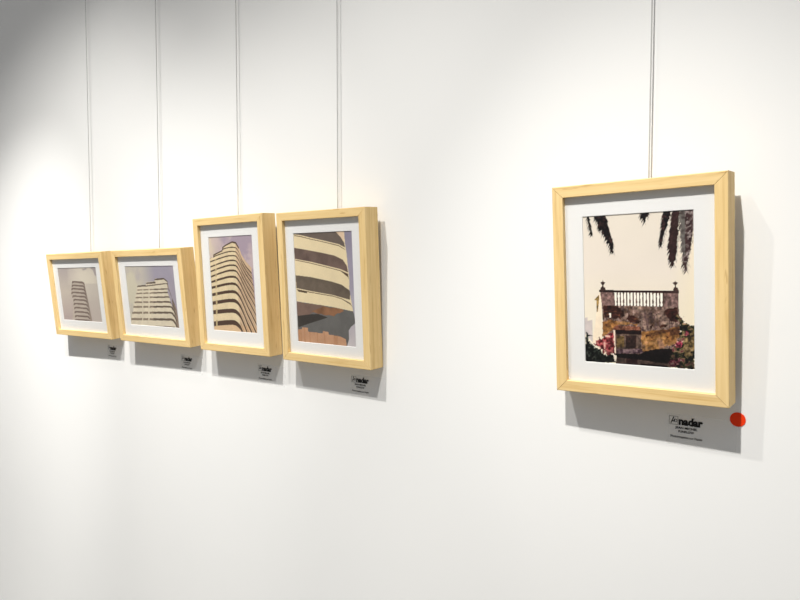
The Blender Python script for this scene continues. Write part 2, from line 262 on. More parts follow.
  ('thin', [(0.665,0.693),(0.7,0.734),(0.735,0.776),(0.769,0.822),(0.803,0.865),(0.839,0.901),(0.874,0.939),(0.909,0.979),(0.943,1.019),(0.978,1.059),(1.013,1.099),(1.012,1.107),(0.977,1.067),(0.943,1.027),(0.908,0.986),(0.873,0.946),(0.838,0.909),(0.802,0.873),(0.768,0.829),(0.734,0.784),(0.699,0.741),(0.664,0.7)]),
  ('band', [(-0.084,0.699),(0.147,0.676),(0.319,0.661),(0.403,0.656),(0.486,0.654),(0.547,0.658),(0.587,0.671),(0.625,0.691),(0.662,0.717),(0.697,0.758),(0.731,0.801),(0.765,0.848),(0.8,0.894),(0.835,0.932),(0.87,0.972),(0.904,1.014),(0.939,1.057),(0.973,1.1),(1.008,1.142),(1.004,1.176),(0.969,1.133),(0.935,1.09),(0.9,1.048),(0.866,1.005),(0.831,0.966),(0.795,0.927),(0.761,0.882),(0.727,0.835),(0.692,0.793),(0.657,0.753),(0.62,0.727),(0.581,0.708),(0.542,0.696),(0.481,0.692),(0.398,0.694),(0.313,0.699),(0.141,0.715),(-0.09,0.738)]),
  ('thin', [(0.652,0.789),(0.687,0.83),(0.722,0.874),(0.756,0.922),(0.79,0.968),(0.826,1.006),(0.861,1.046),(0.895,1.089),(0.93,1.131),(0.965,1.174),(0.999,1.217),(0.998,1.225),(0.964,1.182),(0.929,1.139),(0.894,1.096),(0.86,1.053),(0.825,1.014),(0.789,0.976),(0.755,0.93),(0.721,0.882),(0.686,0.838),(0.651,0.796)]),
  ('band', [(-0.099,0.794),(0.132,0.777),(0.304,0.766),(0.388,0.762),(0.472,0.76),(0.533,0.764),(0.572,0.776),(0.611,0.794),(0.648,0.818),(0.683,0.859),(0.718,0.904),(0.752,0.953),(0.786,1.002),(0.821,1.042),(0.856,1.083),(0.89,1.128),(0.925,1.174),(0.959,1.219),(0.994,1.264),(0.989,1.301),(0.955,1.256),(0.92,1.211),(0.886,1.165),(0.852,1.12),(0.817,1.079),(0.781,1.039),(0.747,0.99),(0.713,0.942),(0.678,0.898),(0.643,0.859),(0.605,0.835),(0.566,0.819),(0.527,0.807),(0.465,0.804),(0.382,0.806),(0.297,0.81),(0.125,0.822),(-0.107,0.839)]),
  ('thin', [(0.637,0.9),(0.672,0.942),(0.707,0.987),(0.741,1.037),(0.775,1.087),(0.811,1.127),(0.846,1.168),(0.88,1.213),(0.915,1.259),(0.949,1.304),(0.983,1.35),(0.983,1.358),(0.948,1.312),(0.914,1.267),(0.879,1.221),(0.845,1.176),(0.81,1.134),(0.774,1.094),(0.74,1.045),(0.706,0.995),(0.671,0.949),(0.636,0.908)]),
  ('band', [(-0.119,0.918),(0.113,0.9),(0.286,0.887),(0.371,0.883),(0.455,0.88),(0.516,0.883),(0.556,0.895),(0.595,0.911),(0.633,0.933),(0.668,0.974),(0.703,1.02),(0.737,1.072),(0.771,1.124),(0.806,1.166),(0.84,1.21),(0.875,1.257),(0.909,1.305),(0.943,1.353),(0.977,1.401),(0.973,1.443),(0.938,1.395),(0.904,1.347),(0.87,1.299),(0.835,1.251),(0.8,1.207),(0.765,1.165),(0.731,1.114),(0.697,1.064),(0.662,1.019),(0.627,0.98),(0.588,0.96),(0.549,0.945),(0.509,0.935),(0.447,0.932),(0.363,0.935),(0.278,0.94),(0.105,0.952),(-0.128,0.972)]),
  ('chip', [(0.12,0.238),(0.156,0.236),(0.158,0.254),(0.119,0.256)]),
  ('chip', [(0.116,0.292),(0.152,0.289),(0.153,0.309),(0.115,0.312)]),
  ('chip', [(0.112,0.34),(0.149,0.337),(0.15,0.36),(0.111,0.363)]),
  ('chip', [(0.108,0.397),(0.144,0.393),(0.145,0.419),(0.106,0.422)]),
  ('chip', [(0.103,0.456),(0.14,0.451),(0.139,0.481),(0.1,0.485)]),
  ('chip', [(0.097,0.517),(0.134,0.512),(0.133,0.546),(0.094,0.552)]),
  ('chip', [(0.09,0.592),(0.127,0.585),(0.125,0.627),(0.085,0.634)]),
  ('chip', [(0.08,0.68),(0.118,0.672),(0.115,0.722),(0.075,0.73)]),
  ('chip', [(0.069,0.776),(0.108,0.766),(0.103,0.824),(0.063,0.834)]),
  ('chip', [(0.055,0.897),(0.093,0.886),(0.087,0.954),(0.046,0.966)]),
 ],
 2: [
  ('side', [(0.791,0.198),(0.858,0.244),(0.867,0.348),(0.913,0.508),(0.978,0.693),(0.997,0.878),(1.014,1.044),(0.902,1.052),(0.909,0.508)]),
  ('body', [(-0.035,1.055),(0.01,0.931),(0.223,0.341),(0.402,0.32),(0.427,0.265),(0.595,0.252),(0.62,0.204),(0.79,0.202),(0.848,0.253),(0.842,0.433),(0.88,0.584),(0.925,0.751),(0.939,0.881),(0.93,1.05),(-0.043,1.117)]),
  ('cap', [(0.225,0.327),(0.403,0.312),(0.4,0.336),(0.222,0.351)]),
  ('cap', [(0.421,0.273),(0.582,0.258),(0.618,0.258),(0.614,0.285),(0.423,0.297)]),
  ('cap', [(0.606,0.208),(0.791,0.194),(0.858,0.244),(0.855,0.267),(0.788,0.221),(0.602,0.235)]),
  ('band', [(0.389,0.324),(0.815,0.277),(0.812,0.296),(0.386,0.344)]),
  ('band', [(0.819,0.276),(0.878,0.286),(0.917,0.329),(0.945,0.404),(0.933,0.415),(0.897,0.348),(0.853,0.299),(0.817,0.295)]),
  ('band_soft', [(0.216,0.39),(0.326,0.385),(0.323,0.407),(0.213,0.412)]),
  ('band_soft', [(0.346,0.384),(0.456,0.379),(0.453,0.401),(0.343,0.406)]),
  ('band_soft', [(0.48,0.378),(0.566,0.374),(0.563,0.396),(0.477,0.399)]),
  ('band', [(0.566,0.374),(0.831,0.362),(0.829,0.383),(0.563,0.396)]),
  ('band', [(0.825,0.362),(0.883,0.372),(0.922,0.414),(0.95,0.488),(0.938,0.5),(0.902,0.433),(0.858,0.387),(0.822,0.383)]),
  ('band_soft', [(0.19,0.449),(0.318,0.443),(0.314,0.467),(0.186,0.473)]),
  ('band_soft', [(0.338,0.442),(0.448,0.437),(0.444,0.46),(0.334,0.466)]),
  ('band_soft', [(0.472,0.436),(0.558,0.431),(0.554,0.455),(0.469,0.459)]),
  ('band', [(0.558,0.431),(0.835,0.418),(0.832,0.441),(0.554,0.455)]),
  ('band', [(0.828,0.418),(0.886,0.429),(0.925,0.474),(0.953,0.548),(0.94,0.56),(0.904,0.493),(0.861,0.445),(0.825,0.441)]),
  ('band_soft', [(0.159,0.519),(0.308,0.513),(0.304,0.539),(0.155,0.545)]),
  ('band_soft', [(0.328,0.512),(0.438,0.507),(0.434,0.533),(0.324,0.538)]),
  ('band_soft', [(0.462,0.506),(0.548,0.503),(0.544,0.528),(0.459,0.532)]),
  ('band', [(0.548,0.503),(0.839,0.491),(0.836,0.516),(0.544,0.528)]),
  ('band', [(0.832,0.491),(0.89,0.502),(0.929,0.549),(0.957,0.623),(0.944,0.634),(0.908,0.568),(0.865,0.52),(0.829,0.516)]),
  ('band_soft', [(0.127,0.598),(0.297,0.591),(0.293,0.621),(0.123,0.628)]),
  ('band_soft', [(0.317,0.59),(0.427,0.586),(0.423,0.615),(0.313,0.62)]),
  ('band_soft', [(0.451,0.585),(0.537,0.581),(0.533,0.61),(0.447,0.614)]),
  ('band', [(0.537,0.581),(0.844,0.568),(0.84,0.597),(0.533,0.61)]),
  ('band', [(0.837,0.569),(0.895,0.581),(0.933,0.631),(0.961,0.705),(0.948,0.717),(0.912,0.65),(0.869,0.602),(0.833,0.597)]),
  ('band_soft', [(0.09,0.678),(0.286,0.67),(0.281,0.702),(0.085,0.711)]),
  ('band_soft', [(0.306,0.669),(0.416,0.664),(0.411,0.696),(0.301,0.701)]),
  ('band_soft', [(0.441,0.663),(0.526,0.659),(0.522,0.69),(0.436,0.694)]),
  ('band', [(0.526,0.659),(0.849,0.645),(0.844,0.675),(0.522,0.69)]),
  ('band', [(0.842,0.645),(0.899,0.658),(0.936,0.713),(0.964,0.787),(0.952,0.799),(0.916,0.733),(0.873,0.68),(0.838,0.675)]),
  ('band_soft', [(0.05,0.779),(0.272,0.768),(0.267,0.804),(0.044,0.816)]),
  ('band_soft', [(0.292,0.767),(0.402,0.762),(0.397,0.798),(0.287,0.803)]),
  ('band_soft', [(0.427,0.761),(0.513,0.757),(0.508,0.792),(0.422,0.797)]),
  ('band', [(0.513,0.757),(0.854,0.741),(0.85,0.775),(0.508,0.792)]),
  ('band', [(0.848,0.741),(0.904,0.756),(0.941,0.816),(0.969,0.889),(0.956,0.901),(0.921,0.836),(0.878,0.78),(0.843,0.775)]),
  ('band_soft', [(0.016,0.888),(0.256,0.878),(0.251,0.918),(0.01,0.929)]),
  ('band_soft', [(0.277,0.877),(0.387,0.872),(0.381,0.912),(0.271,0.917)]),
  ('band_soft', [(0.412,0.871),(0.497,0.867),(0.492,0.906),(0.406,0.91)]),
  ('band', [(0.497,0.867),(0.861,0.852),(0.856,0.89),(0.492,0.906)]),
  ('band', [(0.854,0.852),(0.911,0.868),(0.946,0.937),(0.974,1.01),(0.961,1.022),(0.926,0.957),(0.885,0.896),(0.849,0.89)]),
  ('band', [(-0.016,1.014),(0.855,0.982),(0.853,1.0),(-0.018,1.033)]),
  ('band', [(0.86,0.982),(0.918,0.987),(0.954,1.048),(0.982,1.121),(0.969,1.133),(0.933,1.068),(0.893,1.001),(0.857,1.0)]),
 ],
 1: [
  ('side', [(0.635,0.254),(0.667,0.288),(0.678,0.4),(0.712,0.678),(0.745,1.01),(0.638,1.015),(0.63,0.493)]),
  ('body', [(0.355,0.244),(0.635,0.254),(0.654,0.306),(0.644,0.418),(0.673,0.679),(0.694,1.012),(0.223,1.032),(0.33,0.553),(0.266,0.534),(0.324,0.324)]),
  ('band', [(0.354,0.252),(0.392,0.248),(0.626,0.261),(0.653,0.28),(0.67,0.329),(0.654,0.332),(0.614,0.295),(0.397,0.277),(0.357,0.294),(0.334,0.297)]),
  ('band', [(0.333,0.318),(0.371,0.315),(0.629,0.327),(0.656,0.345),(0.673,0.394),(0.657,0.398),(0.617,0.36),(0.377,0.343),(0.336,0.36),(0.314,0.364)]),
  ('band', [(0.314,0.381),(0.352,0.377),(0.632,0.388),(0.659,0.407),(0.676,0.455),(0.66,0.459),(0.62,0.422),(0.357,0.406),(0.317,0.423),(0.294,0.427)]),
  ('band', [(0.301,0.452),(0.339,0.448),(0.635,0.458),(0.662,0.476),(0.679,0.524),(0.663,0.528),(0.623,0.491),(0.344,0.476),(0.304,0.494),(0.281,0.498)]),
  ('band', [(0.314,0.522),(0.353,0.518),(0.638,0.527),(0.665,0.545),(0.682,0.593),(0.666,0.597),(0.627,0.56),(0.358,0.547),(0.317,0.564),(0.295,0.568)]),
  ('band', [(0.329,0.591),(0.367,0.586),(0.641,0.594),(0.668,0.612),(0.685,0.66),(0.669,0.664),(0.63,0.628),(0.372,0.615),(0.332,0.632),(0.309,0.637)]),
  ('band', [(0.323,0.667),(0.361,0.662),(0.644,0.668),(0.672,0.686),(0.689,0.734),(0.672,0.738),(0.633,0.702),(0.366,0.691),(0.326,0.709),(0.303,0.713)]),
  ('band', [(0.322,0.743),(0.36,0.738),(0.648,0.743),(0.675,0.761),(0.692,0.809),(0.676,0.813),(0.636,0.777),(0.365,0.766),(0.325,0.785),(0.303,0.789)]),
  ('band', [(0.315,0.823),(0.353,0.818),(0.651,0.821),(0.679,0.839),(0.695,0.886),(0.679,0.891),(0.64,0.855),(0.359,0.846),(0.318,0.865),(0.296,0.869)]),
  ('band', [(0.311,0.903),(0.349,0.898),(0.655,0.899),(0.682,0.916),(0.699,0.964),(0.683,0.968),(0.644,0.933),(0.355,0.926),(0.314,0.944),(0.292,0.949)]),
  ('band', [(0.298,0.975),(0.336,0.97),(0.658,0.969),(0.685,0.987),(0.702,1.034),(0.686,1.039),(0.647,1.003),(0.341,0.998),(0.301,1.017),(0.279,1.022)]),
  ('corner', [(0.639,0.016),(0.746,-0.0),(0.768,0.019),(0.67,0.063)]),
  ('corner', [(0.859,0.002),(1.019,-0.007),(1.013,0.161),(0.959,0.142),(0.934,0.078)]),
 ],
}

def vnoise(u, v, seed, scale, octaves=3):
    """smooth value noise on arrays u, v"""
    out = np.zeros_like(u); amp = 1.0; tot = 0
    for o in range(octaves):
        rng = np.random.RandomState(seed * 31 + o)
        tab = rng.rand(128, 128)
        x = u * scale * 2 ** o; y = v * scale * 2 ** o
        xi = np.floor(x).astype(int); yi = np.floor(y).astype(int)
        fx = x - xi; fy = y - yi
        fx = fx * fx * (3 - 2 * fx); fy = fy * fy * (3 - 2 * fy)
        a = tab[yi % 128, xi % 128]; b = tab[yi % 128, (xi + 1) % 128]
        c = tab[(yi + 1) % 128, xi % 128]; d = tab[(yi + 1) % 128, (xi + 1) % 128]
        out += amp * ((a * (1 - fx) + b * fx) * (1 - fy) + (c * (1 - fx) + d * fx) * fy)
        tot += amp; amp *= .55
    return out / tot

class Print:
    """an ink layer raster: u right, v down, colours in display values"""
    def __init__(self, w, h, step):
        self.nx = int(w / step) + 1; self.ny = int(h / step) + 1
        u = np.linspace(0, 1, self.nx); v = np.linspace(0, 1, self.ny)
        self.U, self.V = np.meshgrid(u, v)
        self.asp = h / w
        self.img = np.zeros((self.ny, self.nx, 3))
    def noise(self, seed, scale, octaves=3):
        return vnoise(self.U, self.V * self.asp, seed, scale, octaves)
    def mask(self, pts, wob=0.0, seed=3, scale=60):
        U, V = self.U, self.V
        if wob:
            U = U + (self.noise(seed, scale) - .5) * wob
            V = V + (self.noise(seed + 1, scale) - .5) * wob / self.asp
        ins = np.zeros(U.shape, bool); n = len(pts)
        for i in range(n):
            x0, y0 = pts[i]; x1, y1 = pts[(i + 1) % n]
            if y0 == y1: continue
            c = ((y0 <= V) & (V < y1)) | ((y1 <= V) & (V < y0))
            ins ^= c & (U < x0 + (V - y0) / (y1 - y0) * (x1 - x0))
        return ins
    def fill(self, m, col, var=0.0, seed=1, scale=25, alpha=1.0):
        c = np.array(col, float)[None, None, :] * np.ones_like(self.img)
        if var: c = c * (1 + (self.noise(seed, scale)[..., None] - .5) * 2 * var)
        self.img[m] = self.img[m] * (1 - alpha) + c[m] * alpha
    def pick(self, m, cols, seed, scale, octaves=2, gain=1.6):
        """mottle: choose among colours by noise"""
        n = np.clip((self.noise(seed, scale, octaves) - .5) * gain + .5, 0, .999)
        x = n * (len(cols) - 1)
        i0 = x.astype(int); f = (x - i0)[..., None]
        C = np.array(cols, float)
        self.img[m] = (C[i0] * (1 - f) + C[np.minimum(i0 + 1, len(cols) - 1)] * f)[m]
    def grad(self, stops_v):
        vs = [s[0] for s in stops_v]
        for k in range(3):
            self.img[..., k] = np.interp(self.V, vs, [s[1][k] for s in stops_v])

def S(k, name):
    return [p for n, p in PRINT_SHAPES[k] if n == name]

def frond(P, pts, col, seed, pale=False):
    m = P.mask(pts, .022, seed, 70)
    # feathered leaflets along the outline
    rnd = random.Random(seed)
    n = len(pts)
    tip = max(pts, key=lambda p: p[1])
    top = [p[0] for p in pts if p[1] < .02]; ax = sum(top) / len(top)
    for i in range(n):
        (x0, y0), (x1, y1) = pts[i], pts[(i + 1) % n]
        if y0 < .005 and y1 < .005: continue
        L = math.hypot(x1 - x0, (y1 - y0) * P.asp)
        for j in range(int(L / .007)):
            t = rnd.random(); x = x0 + (x1 - x0) * t; y = y0 + (y1 - y0) * t
            side = 1 if x > (tip[0] * y / tip[1] + ax * (1 - y / tip[1])) else -1
            l = rnd.uniform(.02, .055); w = rnd.uniform(.004, .008)
            m |= P.mask([(x - side * .012, y - .014), (x - side * .012 + w, y - .002), (x + side * l * .42, y + l * .75)])
    P.fill(m, col, .35, seed + 5, 50)
    if pale:  # glass reflection over this frond, painted into its ink as lighter grey
        P.pick(m & (P.noise(seed + 9, 60, 2) > .53), [(70, 50, 50), (120, 108, 104), (170, 152, 150)], seed + 11, 70)
        P.pick(m & (P.U < .93) & (P.V < .28), [(60, 52, 50), (96, 90, 86), (112, 108, 102)], seed + 12, 45)
    else:
        P.fill(m & (P.noise(seed + 9, 70, 2) > .66), (62, 40, 38))

def paint_ruin(P):
    k = 5
    P.grad([(0, (228, 218, 203)), (.35, (230, 219, 206)), (.6, (236, 225, 206)), (1, (240, 230, 205))])
    P.img *= (1 + (P.noise(4, 3)[..., None] - .5) * .03)
    warm = np.clip((P.U - .8) / .2, 0, 1)[..., None]
    P.img = P.img * (1 - warm * .5) + np.array((240, 225, 192)) * warm * .5
    for n, fr in enumerate(S('5f', 'frond')):
        frond(P, fr, (14, 9, 12) if n != 4 else (44, 26, 26), 20 + n)
    frond(P, S('5f', 'frond_glare')[0], (56, 38, 38), 40, True)
    def F(name, col, var=.12, wob=0.0, seed=1, scale=40, alpha=1.0):
        for p in S(k, name): P.fill(P.mask(p, wob, seed), col, var, seed, scale, alpha)
    F('side', (244, 226, 200), .04); F('far', (206, 194, 190), .06)
    for p in S(k, 'wall'):
        m = P.mask(p)
        P.pick(m, [(92, 68, 56), (116, 90, 78), (132, 106, 94), (144, 118, 106), (156, 130, 112)], 51, 16, 4, 2.2)
        st = P.noise(52, 40, 2) * .5 + vnoise(P.U * 4, P.V * .6, 53, 20, 2) * .5
        P.fill(m & (st > .6), (96, 74, 70), .2, 6, 60)
        P.fill(m & (st < .36), (160, 134, 124), .15, 6, 60)
    for nm, sd in (('ochre_left', 61), ('ochre_right', 62)):
        for p in S(k, nm):
            m = P.mask(p, .03, sd, 30)
            P.pick(m, [(88, 54, 34), (138, 92, 50), (164, 114, 64), (178, 130, 78), (152, 112, 86)], sd, 14, 4, 2.0)
    for nm, sd in (('brick_a', 71), ('brick_b', 72), ('brick_c', 73)):
        for p in S(k, nm):
            m = P.mask(p, .03, sd, 40)
            P.pick(m, [(36, 18, 16), (58, 28, 22), (72, 38, 30), (100, 62, 44)], sd, 40, 2, 1.8)
            row = (np.floor(P.V * 95).astype(int) % 2 == 0)
            P.fill(m & row, (48, 24, 20), .4, sd, 60, .6)
    for nm in ('crack_a', 'crack_b', 'crack_c', 'crack_d'): F(nm, (62, 34, 22), .3, .02, 75)
    F('hole', (246, 232, 214))
    for p in S(k, 'ledge'): P.pick(P.mask(p, .015, 78), [(96, 50, 38), (136, 86, 66), (160, 108, 84)], 79, 40, 2)
    F('post_l', (128, 100, 94), .28, 0, 81, 30); F('post_r', (130, 102, 96), .26, 0, 82, 30)
    # balustrade: bright gaps between dark turned balusters
    for p in S(k, 'gap'):
        F('gap', (250, 244, 230), .02)
        x0 = p[0][0]; x1 = p[1][0]; y0 = p[0][1]; y1 = p[2][1]
        n = 15
        for i in range(n):
            xc = x0 + (i + .92) * (x1 - x0) / n
            w = (x1 - x0) / n
            sh = [(0, .24), (.1, .2), (.25, .15), (.45, .17), (.66, .24), (.76, .25), (.84, .15), (.92, .18), (1, .27)]
            pts = [(xc - a * w, y0 + t * (y1 - y0)) for t, a in sh] + [(xc + a * w, y0 + t * (y1 - y0)) for t, a in sh[::-1]]
            P.fill(P.mask(pts), (92, 68, 60), .2, 85, 60)
    F('rail', (52, 34, 32), .3, 0, 86, 60)
    for nm in ('fin_lb', 'fin_l', 'fin_rb', 'fin_r'): F(nm, (62, 44, 40), .3, 0, 87, 60)
    F('yellow', (168, 136, 76), .2)
    F('balc', (98, 78, 68), .35, 0, 90, 40); F('balc_post', (104, 82, 50), .3, 0, 91, 40)
    F('balc_door', (58, 38, 34), .35, 0, 92, 40); F('balc_top', (30, 15, 14), .3)
    for p in S(k, 'balc_tile'): P.pick(P.mask(p), [(74, 52, 60), (118, 90, 98), (150, 122, 122)], 93, 45, 1, 2.4)
    F('balc_edge', (240, 216, 194), .05)
    F('lower', (116, 90, 80), .25, 0, 95); F('lower_door', (62, 34, 32), .3, 0, 96)
    F('lower_dark', (36, 20, 18), .3); F('under', (18, 11, 11), .3, .01, 97)
    GREEN = [(14, 12, 11), (30, 30, 20), (58, 60, 34), (98, 88, 54), (158, 130, 98), (120, 60, 64)]
    PINK = [(60, 18, 30), (130, 44, 62), (176, 66, 86), (198, 100, 112), (226, 176, 164)]
    for p in S(k, 'pink_l'):
        P.pick(P.mask(p, .06, 101, 40), [(70, 22, 24), (138, 48, 54), (176, 78, 82), (196, 108, 104), (232, 190, 172)], 102, 42, 2, 2.0)
    for p in S(k, 'dark_l'):
        m = P.mask(p, .05, 103, 45)
        P.fill(m, (8, 9, 8), .5, 104, 50)
        P.pick(m & (P.noise(105, 60, 2) > .66), [(40, 52, 40), (96, 100, 92)], 106, 60)
    F('white_l', (226, 212, 200)); F('leaf_l', (180, 180, 170))
    for p in S(k, 'bush_r'): P.pick(P.mask(p, .07, 110, 45), GREEN, 111, 44, 3, 2.6)
    for p in S(k, 'tan_r'): P.pick(P.mask(p, .05, 112, 45), [(60, 48, 34), (110, 92, 56), (150, 122, 78), (176, 146, 104)], 113, 46, 2, 2.2)
    for p in S(k, 'pink_r1') + S(k, 'pink_r2'): P.pick(P.mask(p, .06, 114, 50), PINK, 115, 50, 2, 2.2)
    for p in S(k, 'pink_r3'): P.pick(P.mask(p, .05, 116, 50), [(40, 14, 20), (110, 36, 54), (150, 70, 84), (190, 150, 140)], 117, 55, 2, 2.2)
    # fine photographic texture over everything that is not sky
    low = (P.V > .50) & (P.img.sum(2) < 560)
    g = (P.noise(130, 60, 2) - .5) * .75 + (P.noise(131, 22, 3) - .5) * .7 - .08
    P.img = np.where(low[..., None], P.img * (1 + g)[..., None], P.img)
    d = np.clip((P.V - .84) / .16, 0, 1)[..., None] * .45
    P.img = np.where(low[..., None], P.img * (1 - d), P.img)
    return P

def paint_balconies(P):
    k = 4
    P.grad([(0, (142, 135, 152)), (.5, (164, 158, 172)), (1, (196, 188, 188))])
    P.img *= (1 + (P.noise(4, 6)[..., None] - .5) * .12)
    C = {'cream': (228, 210, 172), 'cream_top': (224, 196, 166), 'dark': (108, 96, 88), 'line': (92, 72, 58), 'brown': (108, 90, 82),
         'umber': (104, 92, 80), 'mark': (82, 68, 52), 'grey': (104, 102, 99), 'mauve': (124, 101, 90), 'orange': (134, 96, 70),
         'black': (64, 59, 55), 'pink': (192, 148, 116)}
    V = {'cream': .025, 'brown': .16, 'umber': .14, 'grey': .08, 'mauve': .12, 'orange': .2, 'pink': .07, 'dark': .08}
    for i, (n, p) in enumerate(PRINT_SHAPES[k]):
        P.fill(P.mask(p, .03 if n in ('orange', 'mauve') else 0, 9, 14), C[n], V.get(n, .05), 120 + i, 9)
        if n == 'pink':
            m = P.mask(p); st = vnoise(P.U, P.V * .12, 140, 34, 2)
            P.fill(m & (st > .62), (176, 128, 94), .1, 3, 30, .6)
    return P

def paint_corner_tower(P):
    k = 3
    P.grad([(0, (170, 154, 166)), (.5, (166, 150, 164)), (1, (176, 160, 168))])
    a = np.clip(1.15 - P.U * 3.2, 0, 1)[..., None]
    P.img = P.img * (1 - a) + np.array((214, 198, 178)) * a
    n = np.clip((P.noise(5, 6, 4) - .5) * 5, 0, 1)[..., None] * .7
    P.img = P.img * (1 - n) + np.array((206, 186, 184)) * n
    C = {'body': (224, 205, 168), 'cap': (86, 68, 54), 'band': (80, 62, 52), 'thin': (106, 74, 58), 'chip': (190, 170, 130)}
    body = None
    for i, (n, p) in enumerate(PRINT_SHAPES[k]):
        m = P.mask(p)
        if n == 'body': body = m
        elif n != 'cap': m &= body
        P.fill(m, C[n], .06, 150 + i, 12)
        if n == 'body':
            P.fill(m & (P.U > .62), (202, 170, 140), .05, 149, 12, .7)
            P.fill(m & (P.V > .93), (214, 178, 140), .05, 149, 12, .7)
    return P

def paint_wide_block(P):
    k = 2
    P.grad([(0, (164, 158, 172)), (1, (160, 150, 158))])
    a = np.clip((.62 - P.U) * 2.6, 0, 1)[..., None]
    P.img = P.img * (1 - a) + np.array((212, 204, 182)) * a
    n = np.clip((P.noise(8, 4, 4) - .5) * 4, 0, 1)[..., None] * .6
    P.img = P.img * (1 - n) + np.array((176, 166, 176)) * n
    C = {'side': (150, 132, 116), 'body': (224, 212, 188), 'cap': (100, 86, 76), 'band': (108, 94, 82), 'band_soft': (146, 130, 112)}
    body = None
    for i, (n, p) in enumerate(PRINT_SHAPES[k]):
        m = P.mask(p)
        if n == 'band': m &= (body | P.mask(S(k, 'side')[0]))
        if n == 'body': body = m
        P.fill(m, C[n], .06, 170 + i, 16)
    return P

def paint_slim_tower(P):
    k = 1
    P.grad([(0, (186, 174, 170)), (.45, (208, 196, 182)), (1, (192, 174, 168))])
    r = np.hypot((P.U - .72) / .4, (P.V - .22) / .32)
    a = (np.clip(1.25 - r + (P.noise(6, 5, 3) - .5) * .5, 0, 1) ** .6)[..., None]
    P.img = P.img * (1 - a) + np.array((230, 220, 202)) * a
    a = np.clip((P.U - .45) * 2, 0, .7)[..., None] * (P.V > .3)[..., None]
    P.img = P.img * (1 - a) + np.array((206, 195, 184)) * a
    C = {'side': (158, 142, 130), 'body': (200, 186, 172), 'band': (132, 116, 106), 'corner': (176, 165, 162)}
    for i, (n, p) in enumerate(PRINT_SHAPES[k]):
        P.fill(P.mask(p, .04 if n == 'corner' else 0, 7, 12), C[n], .05, 190 + i, 14)
    return P

PAINT = {5: (paint_ruin, .0006), 4: (paint_balconies, .0008), 3: (paint_corner_tower, .0007), 2: (paint_wide_block, .0009), 1: (paint_slim_tower, .001)}
INK_GAIN = {5: 1.04, 4: 1.03, 3: .98, 2: .92, 1: .88}

def print_mesh(k, w, h):
    fn, step = PAINT[k]
    P = fn(Print(w, h, step))
    img = np.clip(P.img, 0, 255) / 255.0
    img = np.where(img <= .04045, img / 12.92, ((img + .055) / 1.055) ** 2.4) * INK_GAIN[k]
    nx, ny = P.nx, P.ny
    X = P.U * w - w / 2; Z = h - P.V * h
    co = np.stack([X.ravel(), np.zeros(nx * ny), Z.ravel()], 1)
    idx = np.arange(nx * ny).reshape(ny, nx)
    q = np.stack([idx[1:, :-1].ravel(), idx[1:, 1:].ravel(), idx[:-1, 1:].ravel(), idx[:-1, :-1].ravel()], 1)
    me = bpy.data.meshes.new('photo_print')
    me.vertices.add(nx * ny); me.vertices.foreach_set('co', co.ravel())
    me.loops.add(q.size); me.loops.foreach_set('vertex_index', q.ravel().astype(np.int32))
    me.polygons.add(len(q)); me.polygons.foreach_set('loop_start', np.arange(0, q.size, 4, dtype=np.int32))
    me.update(calc_edges=True)
    at = me.color_attributes.new('Print', 'FLOAT_COLOR', 'POINT')
    rgba = np.concatenate([img.reshape(-1, 3), np.ones((nx * ny, 1))], 1)
    at.data.foreach_set('color', rgba.ravel())
    me.materials.append(M_PRINT)
    return me

# --------------------------------------------------------------------- frames
MEMBER, DEPTH, MAT_AT = .01619, .0359, .0280

def rail_bm(length, m, d):
    """a mitred moulding along +X, outer face at z=0, face towards -Y, wall side at y=0"""
    bm = bmesh.new()
    g = .0003                                     # open hairline of the mitre
    r = .0013                                      # eased outer arris
    prof = [(0, 0), (-d + r, 0)]
    for i in range(1, 4): prof.append((-d + r - r * math.sin(math.pi / 2 * i / 3), r - r * math.cos(math.pi / 2 * i / 3)))
    prof += [(-d, m - .0004), (-d + .0004, m), (0, m)]
    A = [bm.verts.new((z + g, y, z)) for y, z in prof]
    B = [bm.verts.new((length - z - g, y, z)) for y, z in prof]
    n = len(prof)
    for i in range(n):
        j = (i + 1) % n
        bm.faces.new((A[i], A[j], B[j], B[i]))
    bm.faces.new(A[::-1]); bm.faces.new(B)
    bmesh.ops.recalc_face_normals(bm, faces=bm.faces)
    return bm

def place(bm, rot, off):
    """turn a moulding in the frame's plane and move it (baked into the mesh)"""
    c, s = math.cos(rot), math.sin(rot)
    for v in bm.verts:
        x, z = v.co.x, v.co.z
        v.co.x = x * c - z * s + off[0]; v.co.z = x * s + z * c + off[1]
    return bm

